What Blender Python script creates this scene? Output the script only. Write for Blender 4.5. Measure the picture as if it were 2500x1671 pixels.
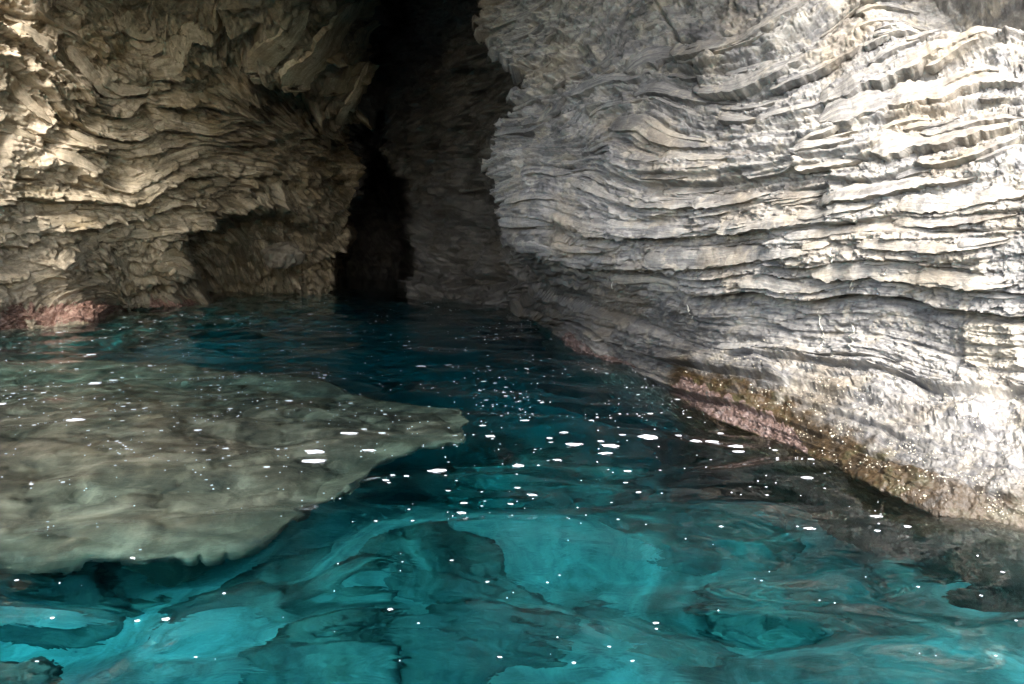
import bpy, math, random
import numpy as np
from mathutils import Vector

for o in list(bpy.data.objects):
    bpy.data.objects.remove(o, do_unlink=True)
SC = bpy.context.scene
COL = SC.collection
R = math.radians

# ------------------------------------------------------------------ camera
# design pixels are those of the 2500 x 1671 photograph
F, CX, CY, HOR, CAMZ = 1889.0, 1250.0, 835.5, 575.0, 2.0
PITCH = math.atan((CY - HOR) / F)
cam = bpy.data.cameras.new('camera')
cam.sensor_width = 36.0
cam.lens = 36.0 * F / 2500.0
cam.clip_start, cam.clip_end = 0.05, 3000.0
camo = bpy.data.objects.new('camera', cam)
camo.location = (0, 0, CAMZ)
camo.rotation_euler = (math.pi / 2 - PITCH, 0, 0)
COL.objects.link(camo)
SC.camera = camo

# ------------------------------------------------------------------ daylight
SUN_EL, SUN_AZ = R(44), R(182)          # azimuth clockwise from +Y: high behind the camera
SUN_STRENGTH, SUN_ANGLE = 2.6, R(28)
SKY_STRENGTH = 0.14
world = bpy.data.worlds.new('World')
SC.world = world
world.use_nodes = True
wn = world.node_tree
bg = wn.nodes['Background']
sky = wn.nodes.new('ShaderNodeTexSky')
sky.sky_type = 'NISHITA'
sky.sun_disc = False
sky.sun_elevation = SUN_EL
sky.sun_rotation = SUN_AZ
sky.air_density, sky.dust_density, sky.ozone_density = 1.0, 2.5, 1.0
wn.links.new(sky.outputs['Color'], bg.inputs['Color'])
bg.inputs['Strength'].default_value = SKY_STRENGTH
sun = bpy.data.lights.new('sun', 'SUN')
sun.energy, sun.angle, sun.color = SUN_STRENGTH, SUN_ANGLE, (1.0, 0.97, 0.92)
suno = bpy.data.objects.new('sun', sun)
sd = Vector((math.sin(SUN_AZ) * math.cos(SUN_EL), math.cos(SUN_AZ) * math.cos(SUN_EL), math.sin(SUN_EL)))
suno.rotation_euler = (-sd).to_track_quat('-Z', 'Y').to_euler()
suno.location = sd * 60
COL.objects.link(suno)

vs = SC.view_settings
vs.view_transform, vs.look, vs.gamma = 'Standard', 'None', 1.0
vs.use_curve_mapping = False
vs.exposure = 2.5
SC.render.engine = 'CYCLES'
cy = SC.cycles
cy.use_denoising = True
try:
    cy.denoiser = 'OPENIMAGEDENOISE'
    cy.denoising_prefilter = 'ACCURATE'
except Exception:
    pass
cy.max_bounces, cy.diffuse_bounces, cy.glossy_bounces, cy.transmission_bounces = 7, 3, 2, 6
cy.use_adaptive_sampling = True
cy.adaptive_threshold = 0.03
cy.caustics_refractive = True
cy.caustics_reflective = False
cy.sample_clamp_indirect = 6.0
cy.blur_glossy = 0.5

# ------------------------------------------------------------------ helpers
rng = np.random.default_rng(7)


def pix(px, py, Y):
    """point at world depth Y (metres along +Y) seen at photo pixel px, py"""
    px, py, Y = np.broadcast_arrays(np.asarray(px, float), np.asarray(py, float), np.asarray(Y, float))
    xr, yu = (px - CX) / F, (CY - py) / F
    dy = math.cos(PITCH) + yu * math.sin(PITCH)
    dz = -math.sin(PITCH) + yu * math.cos(PITCH)
    t = Y / dy
    return np.stack([xr * t, Y, CAMZ + dz * t], -1)


def water_hit(px, py, z=0.0):
    px, py = np.broadcast_arrays(np.asarray(px, float), np.asarray(py, float))
    xr, yu = (px - CX) / F, (CY - py) / F
    dy = math.cos(PITCH) + yu * math.sin(PITCH)
    dz = -math.sin(PITCH) + yu * math.cos(PITCH)
    t = (z - CAMZ) / dz
    return np.stack([xr * t, dy * t, np.full(px.shape, z, float)], -1)


def under(px, py, depth):
    """point at this depth below the water that refraction shows at the pixel"""
    s = water_hit(px, py)
    d = s - np.array([0, 0, CAMZ])
    d = d / np.linalg.norm(d, axis=-1, keepdims=True)
    n = 1 / 1.33
    c = -d[..., 2]
    st2 = n * n * (1 - c * c)
    t = n * d
    t[..., 2] = -np.sqrt(1 - st2)
    k = depth / -t[..., 2]
    return s + t * np.asarray(k)[..., None]


def hsh(ix, iy, seed=0):
    ix = (np.asarray(ix).astype(np.int64) & 0xFFFFFFFF).astype(np.uint64)
    iy = (np.asarray(iy).astype(np.int64) & 0xFFFFFFFF).astype(np.uint64)
    h = (ix * np.uint64(374761393) + iy * np.uint64(668265263) + np.uint64(seed * 2246822519 & 0xFFFFFFFF)) & np.uint64(0xFFFFFFFF)
    h = ((h ^ (h >> np.uint64(13))) * np.uint64(1274126177)) & np.uint64(0xFFFFFFFF)
    h = ((h ^ (h >> np.uint64(16))) * np.uint64(2654435761)) & np.uint64(0xFFFFFFFF)
    h = h ^ (h >> np.uint64(15))
    return h.astype(np.float64) / 4294967295.0


def vn(x, y, seed=0):
    """gradient noise about -1..1"""
    x, y = np.broadcast_arrays(np.asarray(x, float), np.asarray(y, float))
    ix, iy = np.floor(x), np.floor(y)
    fx, fy = x - ix, y - iy
    ux = fx * fx * fx * (fx * (fx * 6 - 15) + 10)
    uy = fy * fy * fy * (fy * (fy * 6 - 15) + 10)

    def g(dx, dy):
        a = hsh(ix + dx, iy + dy, seed) * 2 * math.pi
        return np.cos(a) * (fx - dx) + np.sin(a) * (fy - dy)
    a = g(0, 0) * (1 - ux) + g(1, 0) * ux
    b = g(0, 1) * (1 - ux) + g(1, 1) * ux
    return (a * (1 - uy) + b * uy) * 1.5


def fbm(x, y, seed=0, oct=4, gain=0.5):
    v, a = 0, 1.0
    for k in range(oct):
        v = v + a * vn(x * 2 ** k + 13.7 * k, y * 2 ** k - 7.1 * k, seed + k)
        a *= gain
    return v


def ridged(x, y, seed=0, oct=4):
    v, a = 0, 1.0
    for k in range(oct):
        v = v + a * (1 - 2 * np.abs(vn(x * 2 ** k, y * 2 ** k, seed + k)))
        a *= 0.5
    return v


def cells(x, y, seed=0):
    """nearest-cell random value and edge distance (F2 - F1)"""
    ix, iy = np.floor(x), np.floor(y)
    f1 = np.full(x.shape, 9.0); f2 = np.full(x.shape, 9.0); idv = np.zeros(x.shape)
    for dx in (-1, 0, 1):
        for dy in (-1, 0, 1):
            cx, cyy = ix + dx, iy + dy
            d = np.hypot(cx + 0.1 + 0.8 * hsh(cx, cyy, seed) - x, cyy + 0.1 + 0.8 * hsh(cx, cyy, seed + 9) - y)
            v = hsh(cx, cyy, seed + 21)
            nearer = d < f1
            f2 = np.where(nearer, f1, np.minimum(f2, d))
            idv = np.where(nearer, v, idv)
            f1 = np.where(nearer, d, f1)
    return idv, f2 - f1


def facets(x, y, seed=0, tilt=1.6):
    """angular broken faces: each cell its own level and tilt"""
    ix, iy = np.floor(x), np.floor(y)
    f1 = np.full(x.shape, 9.0); out = np.zeros(x.shape)
    for dx in (-1, 0, 1):
        for dy in (-1, 0, 1):
            cx, cyy = ix + dx, iy + dy
            ox, oy = x - cx - 0.1 - 0.8 * hsh(cx, cyy, seed), y - cyy - 0.1 - 0.8 * hsh(cx, cyy, seed + 9)
            d = np.abs(ox) + np.abs(oy) * 0.9
            h = (hsh(cx, cyy, seed + 21) - 0.5) + tilt * ((hsh(cx, cyy, seed + 22) - 0.5) * ox + (hsh(cx, cyy, seed + 23) - 0.35) * oy)
            near_ = d < f1
            out = np.where(near_, h, out)
            f1 = np.where(near_, d, f1)
    return out


def sst(a, b, x):
    t = np.clip((x - a) / (b - a), 0, 1)
    return t * t * (3 - 2 * t)


class TPS:
    def __init__(s, pts, vals, lam=1e-4, step=12.0):
        s.p = np.array(pts, float) / 1000.0
        n = len(s.p)
        K = s.k(np.linalg.norm(s.p[:, None] - s.p[None], axis=-1)) + lam * np.eye(n)
        P = np.c_[np.ones(n), s.p]
        A = np.zeros((n + 3, n + 3)); A[:n, :n] = K; A[:n, n:] = P; A[n:, :n] = P.T
        s.w = np.linalg.solve(A, np.r_[np.array(vals, float), 0, 0, 0])
        s.step = step

    @staticmethod
    def k(r):
        return np.where(r > 0, r * r * np.log(np.maximum(r, 1e-9)), 0)

    def at(s, x, y):
        q = np.stack([np.ravel(x), np.ravel(y)], -1) / 1000.0
        out = np.empty(len(q))
        for i in range(0, len(q), 20000):
            b = q[i:i + 20000]
            r = np.linalg.norm(b[:, None] - s.p[None], axis=-1)
            out[i:i + 20000] = s.k(r) @ s.w[:-3] + s.w[-3] + b @ s.w[-2:]
        return out.reshape(np.shape(x))

    def grid(s, x, y):
        """fast lookup through a coarse table"""
        st = s.step
        if not hasattr(s, 'tab'):
            s.x0, s.y0 = x.min() - 3 * st, y.min() - 3 * st
            nx, ny = int((x.max() - s.x0) / st) + 6, int((y.max() - s.y0) / st) + 6
            gx, gy = np.meshgrid(s.x0 + st * np.arange(nx), s.y0 + st * np.arange(ny))
            s.tab = s.at(gx, gy)
        fx, fy = (x - s.x0) / st, (y - s.y0) / st
        ny, nx = s.tab.shape
        ix, iy = np.clip(fx.astype(int), 0, nx - 2), np.clip(fy.astype(int), 0, ny - 2)
        fx, fy = fx - ix, fy - iy
        t = s.tab
        return (t[iy, ix] * (1 - fx) + t[iy, ix + 1] * fx) * (1 - fy) + (t[iy + 1, ix] * (1 - fx) + t[iy + 1, ix + 1] * fx) * fy


def make_mesh(name, V, faces, mat=None, smooth=True, attrs=None):
    me = bpy.data.meshes.new(name)
    V = np.asarray(V, np.float32).reshape(-1, 3)
    faces = np.asarray(faces, np.int32)
    k = faces.shape[1]
    me.vertices.add(len(V)); me.vertices.foreach_set('co', V.ravel())
    me.loops.add(faces.size); me.loops.foreach_set('vertex_index', faces.ravel())
    me.polygons.add(len(faces))
    me.polygons.foreach_set('loop_start', np.arange(0, faces.size, k, dtype=np.int32))
    me.polygons.foreach_set('use_smooth', np.full(len(faces), smooth))
    for nm, (typ, arr) in (attrs or {}).items():
        a = me.attributes.new(nm, typ, 'POINT')
        key = {'FLOAT_VECTOR': 'vector', 'FLOAT': 'value', 'FLOAT_COLOR': 'color'}[typ]
        a.data.foreach_set(key, np.asarray(arr, np.float32).ravel())
    me.update(calc_edges=True)
    if mat:
        me.materials.append(mat)
    return me


def link(name, me, parent=None, loc=None, kind=None, label=None, cat=None, group=None):
    o = bpy.data.objects.new(name, me)
    COL.objects.link(o)
    if loc is not None:
        o.location = loc
    if parent is not None:
        o.parent = parent
    for k, v in (('kind', kind), ('label', label), ('category', cat), ('group', group)):
        if v:
            o[k] = v
    return o


def grid_faces(nr, nc):
    i = np.arange(nr * nc).reshape(nr, nc)
    return np.stack([i[:-1, :-1], i[1:, :-1], i[1:, 1:], i[:-1, 1:]], -1).reshape(-1, 4)


def lines(*segs):
    """segs of (start, stop, step) joined into one ascending list"""
    return np.unique(np.concatenate([np.arange(a, b, c, dtype=float) for a, b, c in segs]))


# ------------------------------------------------------------------ materials
def nodes_of(name):
    m = bpy.data.materials.new(name)
    m.use_nodes = True
    nt = m.node_tree
    nt.nodes.clear()
    out = nt.nodes.new('ShaderNodeOutputMaterial')
    return m, nt, out


def N(nt, typ, **kw):
    n = nt.nodes.new(typ)
    for k, v in kw.items():
        if k.startswith('i_'):
            n.inputs[k[2:].replace('_', ' ')].default_value = v
        else:
            setattr(n, k, v)
    return n


def ramp(nt, fac, stops, interp='LINEAR'):
    r = nt.nodes.new('ShaderNodeValToRGB')
    r.color_ramp.interpolation = interp
    e = r.color_ramp.elements
    while len(e) < len(stops):
        e.new(0.5)
    for el, (p, c) in zip(e, stops):
        el.position = p
        el.color = (*c, 1) if len(c) == 3 else c
    nt.links.new(fac, r.inputs['Fac'])
    return r.outputs['Color']


def mixc(nt, fac, a, b, mode='MIX'):
    m = nt.nodes.new('ShaderNodeMix')
    m.data_type = 'RGBA'
    m.blend_type = mode
    for sock, v in ((m.inputs[0], fac), (m.inputs[6], a), (m.inputs[7], b)):
        if hasattr(v, 'is_linked'):
            nt.links.new(v, sock)
        elif isinstance(v, (int, float)):
            sock.default_value = v
        else:
            sock.default_value = (*v, 1)
    return m.outputs[2]


def g3(v):
    return (v, v, v)


def rock_material(name, tones, stain, pale, rough=0.75, bump=0.5, lam=1.0):
    m, nt, out = nodes_of(name)
    L = nt.links.new
    suv = N(nt, 'ShaderNodeAttribute', attribute_name='suv')
    msk = N(nt, 'ShaderNodeAttribute', attribute_name='mask')
    geo = N(nt, 'ShaderNodeNewGeometry')
    mp = N(nt, 'ShaderNodeMapping')
    mp.inputs['Scale'].default_value = (0.9, 9.0, 1.0)
    L(suv.outputs['Vector'], mp.inputs['Vector'])
    n1 = N(nt, 'ShaderNodeTexNoise', i_Scale=1.0 * lam, i_Detail=5.0, i_Roughness=0.62, i_Distortion=0.4)
    L(mp.outputs['Vector'], n1.inputs['Vector'])
    mp2 = N(nt, 'ShaderNodeMapping')
    mp2.inputs['Scale'].default_value = (3.0, 34.0, 1.0)
    L(suv.outputs['Vector'], mp2.inputs['Vector'])
    n1b = N(nt, 'ShaderNodeTexNoise', i_Scale=1.0 * lam, i_Detail=4.0, i_Roughness=0.65, i_Distortion=0.8)
    L(mp2.outputs['Vector'], n1b.inputs['Vector'])
    n2 = N(nt, 'ShaderNodeTexNoise', i_Scale=0.9, i_Detail=4.0, i_Roughness=0.6)
    L(geo.outputs['Position'], n2.inputs['Vector'])
    n3 = N(nt, 'ShaderNodeTexNoise', i_Scale=16.0, i_Detail=4.0, i_Roughness=0.7)
    L(geo.outputs['Position'], n3.inputs['Vector'])
    n4 = N(nt, 'ShaderNodeTexNoise', i_Scale=3.4, i_Detail=6.0, i_Roughness=0.66, i_Distortion=0.6)
    L(geo.outputs['Position'], n4.inputs['Vector'])
    base = ramp(nt, n1.outputs['Fac'], [(0.30, tones[0]), (0.46, tones[1]), (0.58, tones[2]), (0.72, tones[3])])
    st = ramp(nt, n2.outputs['Fac'], [(0.50, g3(0)), (0.64, g3(0.65))])
    c = mixc(nt, st, base, stain)
    n5 = N(nt, 'ShaderNodeTexNoise', i_Scale=0.55, i_Detail=5.0, i_Roughness=0.65, i_Distortion=0.7)
    L(geo.outputs['Position'], n5.inputs['Vector'])
    dk = ramp(nt, n5.outputs['Fac'], [(0.36, g3(0.55)), (0.50, g3(0.0))])
    c = mixc(nt, dk, c, tuple(0.8 * q for q in tones[0]))
    # blotches of lichen and mineral bloom
    bl = ramp(nt, n4.outputs['Fac'], [(0.54, g3(0)), (0.62, g3(0.55))])
    c = mixc(nt, bl, c, pale)
    sep = N(nt, 'ShaderNodeSeparateColor')
    L(msk.outputs['Color'], sep.inputs['Color'])
    c = mixc(nt, sep.outputs['Red'], c, pale)
    alg = ramp(nt, n4.outputs['Fac'], [(0.35, (0.035, 0.024, 0.012)), (0.5, (0.085, 0.052, 0.022)), (0.62, (0.07, 0.062, 0.025)), (0.7, (0.15, 0.115, 0.07))])
    c = mixc(nt, sep.outputs['Green'], c, alg)
    pk = ramp(nt, n3.outputs['Fac'], [(0.35, (0.12, 0.06, 0.05)), (0.5, (0.34, 0.20, 0.18)), (0.65, (0.45, 0.33, 0.30))])
    c = mixc(nt, sep.outputs['Blue'], c, pk)
    gr = ramp(nt, n3.outputs['Fac'], [(0.28, g3(0.62)), (0.5, g3(1.0)), (0.72, g3(1.25))])
    c = mixc(nt, 0.85, c, gr, 'MULTIPLY')
    gl = ramp(nt, n1b.outputs['Fac'], [(0.3, g3(0.72)), (0.5, g3(1.0)), (0.7, g3(1.18))])
    c = mixc(nt, 0.8, c, gl, 'MULTIPLY')
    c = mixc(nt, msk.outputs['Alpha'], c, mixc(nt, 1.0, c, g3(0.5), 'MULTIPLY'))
    b = N(nt, 'ShaderNodeBsdfPrincipled')
    L(c, b.inputs['Base Color'])
    # alpha of the mask is wetness, plus shade painted into the left wall
    rr = N(nt, 'ShaderNodeMapRange')
    rr.inputs['From Min'].default_value, rr.inputs['From Max'].default_value = 0, 1
    rr.inputs['To Min'].default_value, rr.inputs['To Max'].default_value = rough, 0.42
    L(msk.outputs['Alpha'], rr.inputs['Value'])
    L(rr.outputs['Result'], b.inputs['Roughness'])
    b.inputs['Specular IOR Level'].default_value = 0.45
    h = N(nt, 'ShaderNodeMath', operation='MULTIPLY_ADD')
    L(n1b.outputs['Fac'], h.inputs[0]); h.inputs[1].default_value = 0.8; L(n3.outputs['Fac'], h.inputs[2])
    bp = N(nt, 'ShaderNodeBump', i_Strength=bump, i_Distance=0.05)
    L(h.outputs[0], bp.inputs['Height'])
    L(bp.outputs['Normal'], b.inputs['Normal'])
    L(b.outputs['BSDF'], out.inputs['Surface'])
    return m


M_RIGHT = rock_material('grey_schist', [(0.068, 0.066, 0.067), (0.172, 0.167, 0.163), (0.30, 0.285, 0.258), (0.145, 0.142, 0.144)],
                        (0.26, 0.212, 0.15), (0.37, 0.328, 0.258))
M_LEFT = rock_material('brown_schist', [(0.15, 0.122, 0.08), (0.35, 0.29, 0.195), (0.52, 0.435, 0.305), (0.30, 0.262, 0.202)],
                       (0.36, 0.27, 0.145), (0.60, 0.50, 0.37))
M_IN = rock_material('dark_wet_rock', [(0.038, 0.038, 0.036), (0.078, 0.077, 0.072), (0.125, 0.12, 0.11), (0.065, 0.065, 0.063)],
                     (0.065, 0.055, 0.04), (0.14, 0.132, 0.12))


def simple_rock(name, c0, c1, c2, scale=3.0, rough=0.8, bump=0.5):
    m, nt, out = nodes_of(name)
    L = nt.links.new
    geo = N(nt, 'ShaderNodeNewGeometry')
    n = N(nt, 'ShaderNodeTexNoise', i_Scale=scale, i_Detail=9.0, i_Roughness=0.65, i_Distortion=0.5)
    L(geo.outputs['Position'], n.inputs['Vector'])
    c = ramp(nt, n.outputs['Fac'], [(0.33, c0), (0.5, c1), (0.66, c2)])
    b = N(nt, 'ShaderNodeBsdfPrincipled', i_Roughness=rough)
    L(c, b.inputs['Base Color'])
    bp = N(nt, 'ShaderNodeBump', i_Strength=bump, i_Distance=0.06)
    L(n.outputs['Fac'], bp.inputs['Height']); L(bp.outputs['Normal'], b.inputs['Normal'])
    L(b.outputs['BSDF'], out.inputs['Surface'])
    return m


# ------------------------------------------------------------------ strata fields
def curves(spec):
    P, V = [], []
    for val, pts in spec:
        for p in pts:
            P.append(p); V.append(val / 100.0)
    return P, V


RIGHT_STRATA = curves([
    (-350, [(1750, -300), (2100, -420), (2500, -600)]),
    (-120, [(1480, 60), (1560, -60), (1700, -150), (2000, -260), (2500, -420)]),
    (40, [(1320, 260), (1433, 190), (1530, 100), (1640, 50), (1780, -10), (2000, -110), (2500, -260)]),
    (144, [(1300, 320), (1400, 250), (1560, 210), (1720, 200), (1920, 144), (2031, 78), (2241, -10), (2500, -90)]),
    (303, [(1421, 345), (1470, 285), (1588, 260), (1740, 310), (1892, 305), (2031, 266), (2197, 205), (2364, 138), (2500, 111), (3200, -60)]),
    (355, [(1215, 400), (1300, 375), (1440, 360), (1600, 345), (1760, 370), (1965, 355), (2142, 310), (2308, 283), (2500, 255), (3200, 140)]),
    (405, [(1433, 385), (1532, 415), (1699, 430), (1865, 418), (1965, 405), (2142, 377), (2363, 321), (2500, 299)]),
    (473, [(1215, 470), (1366, 443), (1532, 488), (1699, 499), (1920, 471), (2048, 454), (2253, 410), (2500, 355), (3200, 260)]),
    (515, [(1383, 499), (1532, 540), (1730, 535), (2031, 504), (2308, 471), (2500, 443)]),
    (570, [(1228, 532), (1366, 554), (1532, 576), (1754, 582), (2031, 560), (2500, 532), (3200, 480)]),
    (627, [(1255, 590), (1477, 620), (1754, 637), (2086, 615), (2500, 626), (3200, 620)]),
    (710, [(1272, 633), (1477, 672), (1699, 705), (1865, 705), (1976, 727), (2142, 716), (2280, 738), (2500, 766), (3200, 820)]),
    (872, [(1311, 700), (1477, 755), (1588, 794), (1754, 860), (1865, 866), (1976, 882), (2142, 899), (2253, 943), (2336, 966), (2500, 955), (3200, 1020)]),
    (985, [(1366, 783), (1505, 849), (1665, 921), (1782, 955), (1920, 988), (2086, 1032), (2197, 1076), (2364, 1132), (2500, 1160), (3200, 1320)]),
    (1150, [(1500, 960), (1750, 1060), (2000, 1170), (2250, 1300), (2500, 1400)]),
])
LEFT_STRATA = curves([
    (40, [(54, 16), (163, 70), (244, 136), (336, 200), (430, 170), (500, 120)]),
    (120, [(-300, -60), (0, 87), (81, 119), (163, 184), (239, 262), (347, 250), (390, 233), (488, 222)]),
    (220, [(-300, 40), (0, 141), (54, 163), (119, 239), (163, 293), (217, 325), (304, 331), (380, 304), (488, 314)]),
    (290, [(0, 270), (108, 325), (190, 358), (271, 374), (380, 347), (488, 325), (569, 336), (651, 374)]),
    (370, [(-300, 330), (0, 380), (141, 412), (217, 445), (298, 455), (380, 423), (488, 374), (597, 380), (672, 418)]),
    (440, [(-300, 480), (0, 488), (163, 488), (271, 488), (380, 450), (488, 428), (569, 428)]),
    (540, [(-300, 650), (0, 586), (81, 575), (163, 548), (325, 521), (407, 488), (560, 470)]),
    (625, [(-300, 800), (0, 672), (108, 634), (217, 591), (304, 553), (420, 530)]),
    (730, [(43, 743), (163, 667), (217, 634), (271, 586 + 20), (400, 580)]),
    (-40, [(594, 125), (640, 60), (694, 0), (760, -80)]),
    (-120, [(700, 130), (780, 50), (820, 0)]),
    (-200, [(760, 420), (790, 280), (850, 120), (900, 0)]),
])
T_RIGHT = TPS(*RIGHT_STRATA, lam=2e-4)
T_LEFT = TPS(*LEFT_STRATA, lam=4e-4)


def beds(s, x, y, T, seed, wob=1.0, ends=0.10):
    """eroded bedding: height 0..1 of irregular beds of mean thickness T along s"""
    q = s / T + wob * (0.22 * vn(x / (11 * T), s / (4 * T), seed) + 0.06 * vn(x / (3.2 * T), s / (1.1 * T), seed + 1) + 0.05 * vn(x / (0.8 * T), y / (0.5 * T), seed + 11))
    q = q + 0.42 * vn(q * 0.8, q * 0 + 3.3, seed + 2)
    i = np.floor(q)
    t = q - i
    r = hsh(i, i * 0 + 5, seed + 3)
    n = vn(x / (8 * T) + 37.1 * i, s / (9 * T) - 11.3 * i, seed + 4) + 0.30 * vn(x / (1.5 * T) + 7.1 * i, s / T, seed + 5)
    xj = x / ((3.0 + 5.0 * hsh(i, i * 0 + 4, seed + 8)) * T) + 50 * r + 0.16 * vn(x / (0.6 * T), y / (0.5 * T), seed + 9)
    j = np.floor(xj)
    tj = xj - j
    blk = hsh(i, j, seed + 10)
    step = 0.34 * blk + 0.28 * sst(-ends, ends, n + 0.9 * (r - 0.5)) + 0.38 * sst(-ends, ends, n - 0.35 + 0.9 * (r - 0.5))
    step = step * (0.75 + 0.25 * sst(0.0, 0.05, tj) * sst(1.0, 0.95, tj))
    k = 0.25 + 0.75 * hsh(i, j + 77, seed + 6)
    sh = hsh(i, i * 0 + 9, seed + 7)
    f = (k + (1 - k) * t) * sst(1.0, 0.95 - 0.10 * sh, t) * sst(-0.02, 0.04 + 0.16 * sh, t)
    return (0.12 + step) * f + 0.40 * (r - 0.5)


# ------------------------------------------------------------------ right cliff
WL_R = np.array([(1180, 735), (1275, 757), (1372, 802), (1405, 838), (1505, 872), (1560, 888), (1640, 935), (1665, 962), (1700, 985), (1782, 1027),
                 (1945, 1085), (2050, 1140), (2180, 1205), (2300, 1250), (2400, 1268), (2500, 1288), (2900, 1360), (3600, 1480)], float)
SIL = np.array([(-900, 1290), (-300, 1220), (0, 1182), (70, 1188), (146, 1242), (184, 1292), (233, 1292), (303, 1242), (390, 1209), (450, 1207), (499, 1226), (537, 1230),
                (580, 1247), (607, 1268), (645, 1300), (680, 1330), (720, 1300), (757, 1275), (800, 1290), (1000, 1330), (1900, 1400)], float)


def sil(py):
    return np.interp(py, SIL[:, 0], SIL[:, 1])


def wl_right(px):
    return np.interp(px, WL_R[:, 0], WL_R[:, 1])


ctl = []
for px, py in WL_R[1:]:
    ctl.append((px, py, water_hit(px, py)[1]))
ctl += [(1205, 430, 13.6), (1260, 430, 12.5), (1350, 430, 11.8), (1500, 430, 10.8), (1750, 430, 9.35), (2000, 430, 8.2), (2250, 430, 7.3), (2500, 430, 6.6), (3000, 420, 5.4), (3600, 420, 4.4)]
ctl += [(1200, 60, 14.2), (1350, 90, 12.9), (1500, 60, 12.0), (1750, 90, 10.5), (2000, 90, 9.3), (2250, 90, 8.4), (2500, 90, 7.6), (3000, 90, 6.3), (3600, 90, 5.0)]
ctl += [(1290, 210, 13.1), (1400, 230, 12.0), (1570, 270, 10.7), (1750, 260, 9.9), (2250, 260, 7.8), (2500, 260, 7.1)]
ctl += [(1220, -300, 14.5), (1750, -300, 11.8), (2250, -300, 9.6), (2500, -300, 8.8), (3500, -300, 6.2)]
ctl += [(1290, -900, 14.5), (1750, -900, 12.6), (2500, -900, 10.5), (3500, -900, 7.5)]
ctl += [(1240, 560, 13.2), (1300, 600, 12.6), (1400, 610, 11.7), (1500, 640, 11.0), (1750, 640, 9.35), (2000, 640, 8.1), (2250, 650, 7.2), (2500, 660, 6.4), (3200, 660, 4.8)]
ctl += [(1340, 690, 14.3), (1500, 735, 12.1), (1750, 750, 9.55), (2000, 770, 8.2), (2250, 780, 7.2), (2500, 800, 6.4)]
ctl += [(1600, 820, 11.2), (1750, 880, 9.5), (2000, 910, 8.0), (2250, 960, 6.9), (2500, 970, 6.2), (3200, 1000, 4.6)]
ctl += [(1400, 1100, 14.0), (1750, 1300, 8.9), (2000, 1450, 7.2), (2250, 1600, 6.0), (2500, 1750, 5.5), (3500, 1900, 4.2)]
D_RIGHT = TPS([c[:2] for c in ctl], [10.0 / c[2] for c in ctl], lam=3e-5)


class Wall:
    """dense grid in design space (U, py) that knows its displaced points"""

    def sample(w, px, py):
        U = w.to_u(px, py)
        c = np.clip(np.searchsorted(w.U, U) - 1, 0, len(w.U) - 2)
        r = np.clip(np.searchsorted(w.V, py) - 1, 0, len(w.V) - 2)
        fc = np.clip((U - w.U[c]) / (w.U[c + 1] - w.U[c]), 0, 1)[..., None]
        fr = np.clip((py - w.V[r]) / (w.V[r + 1] - w.V[r]), 0, 1)[..., None]

        def g(A):
            return (A[r, c] * (1 - fc) + A[r, c + 1] * fc) * (1 - fr) + (A[r + 1, c] * (1 - fc) + A[r + 1, c + 1] * fc) * fr
        return g(w.base), g(w.nrm), g(w.pos)


def normals(P):
    du = np.gradient(P, axis=1)
    dv = np.gradient(P, axis=0)
    n = np.cross(du, dv)
    n /= np.linalg.norm(n, axis=-1, keepdims=True) + 1e-12
    view = np.array([0, 0, CAMZ]) - P
    return n, view


def blob(px, py, x, y, rx, ry, p=2):
    return np.exp(-(np.abs((px - x) / rx) ** p + np.abs((py - y) / ry) ** p))


WR = Wall()
WR.U = np.r_[np.arange(1070, 1200, 6.0), np.arange(1200, 2530, 2.15), np.arange(2530, 2700, 5), np.arange(2700, 3600, 14)]
WR.V = np.r_[np.arange(-900, -120, 14), np.arange(-120, -8, 5), np.arange(-8, 1310, 2.15), np.arange(1310, 1400, 6), np.arange(1400, 1900, 16)]


def right_to_u(px, py):
    k = (sil(py) - 1200) / 600
    U = (px - 1800 * k) / (1 - k)
    return np.where(U > 1800, px, U)


WR.to_u = right_to_u
U, PY = np.meshgrid(WR.U, WR.V)
S0 = sil(PY) + 5 * vn(PY / 22, PY * 0, 3) + 3 * vn(PY / 8, PY * 0, 4)
tt = np.clip((1200 - U) / 100, 0, None)
PX = np.where(U >= 1200, U + (S0 - 1200) * np.clip(1 - (U - 1200) / 600, 0, 1), S0 + 90 * tt ** 2)
DY = 10.0 / np.clip(D_RIGHT.grid(PX, PY), 0.4, 6)
DY = np.where(U < 1200, 10.0 / np.clip(D_RIGHT.grid(S0, PY), 0.4, 6) + 5.0 * tt, DY)
WR.base = pix(PX, PY, DY)
n, view = normals(WR.base)
n *= np.sign(np.sum(n[len(WR.V) // 2, len(WR.U) // 2] * view[len(WR.V) // 2, len(WR.U) // 2]))
WR.nrm = n
S = T_RIGHT.grid(PX, PY) * 100.0
WR.S = S
mpp = DY / F                                    # metres per design pixel at that depth
wx, wy = PX + 9 * vn(PX / 90, PY / 90, 31), PY + 9 * vn(PX / 90, PY / 90, 32)
calm = np.clip(0.85 * blob(PX, PY, 1950, 800, 300, 55, 4) + 0.3 * blob(PX, PY, 2380, 1010, 220, 50, 4) + 0.6 * blob(PX, PY, 1560, 690, 230, 50, 2) + 0.5 * blob(PX, PY, 2300, 200, 260, 70), 0, 1)
messy = np.clip(blob(PX, PY, 1330, 130, 140, 190) + 0.6 * blob(PX, PY, 1480, 200, 170, 120), 0, 1)
H = 36 * beds(S, wx, wy, 74, 41) * (1 - 0.55 * calm) * (1 - 0.5 * messy)
H += 11 * beds(S, wx, wy, 30, 51) * (1 - 0.7 * calm) * (1 - 0.3 * messy)
thin = 0.25 + 0.75 * sst(-0.15, 0.35, fbm(PX / 230, S / 70, 66, 3))
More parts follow.
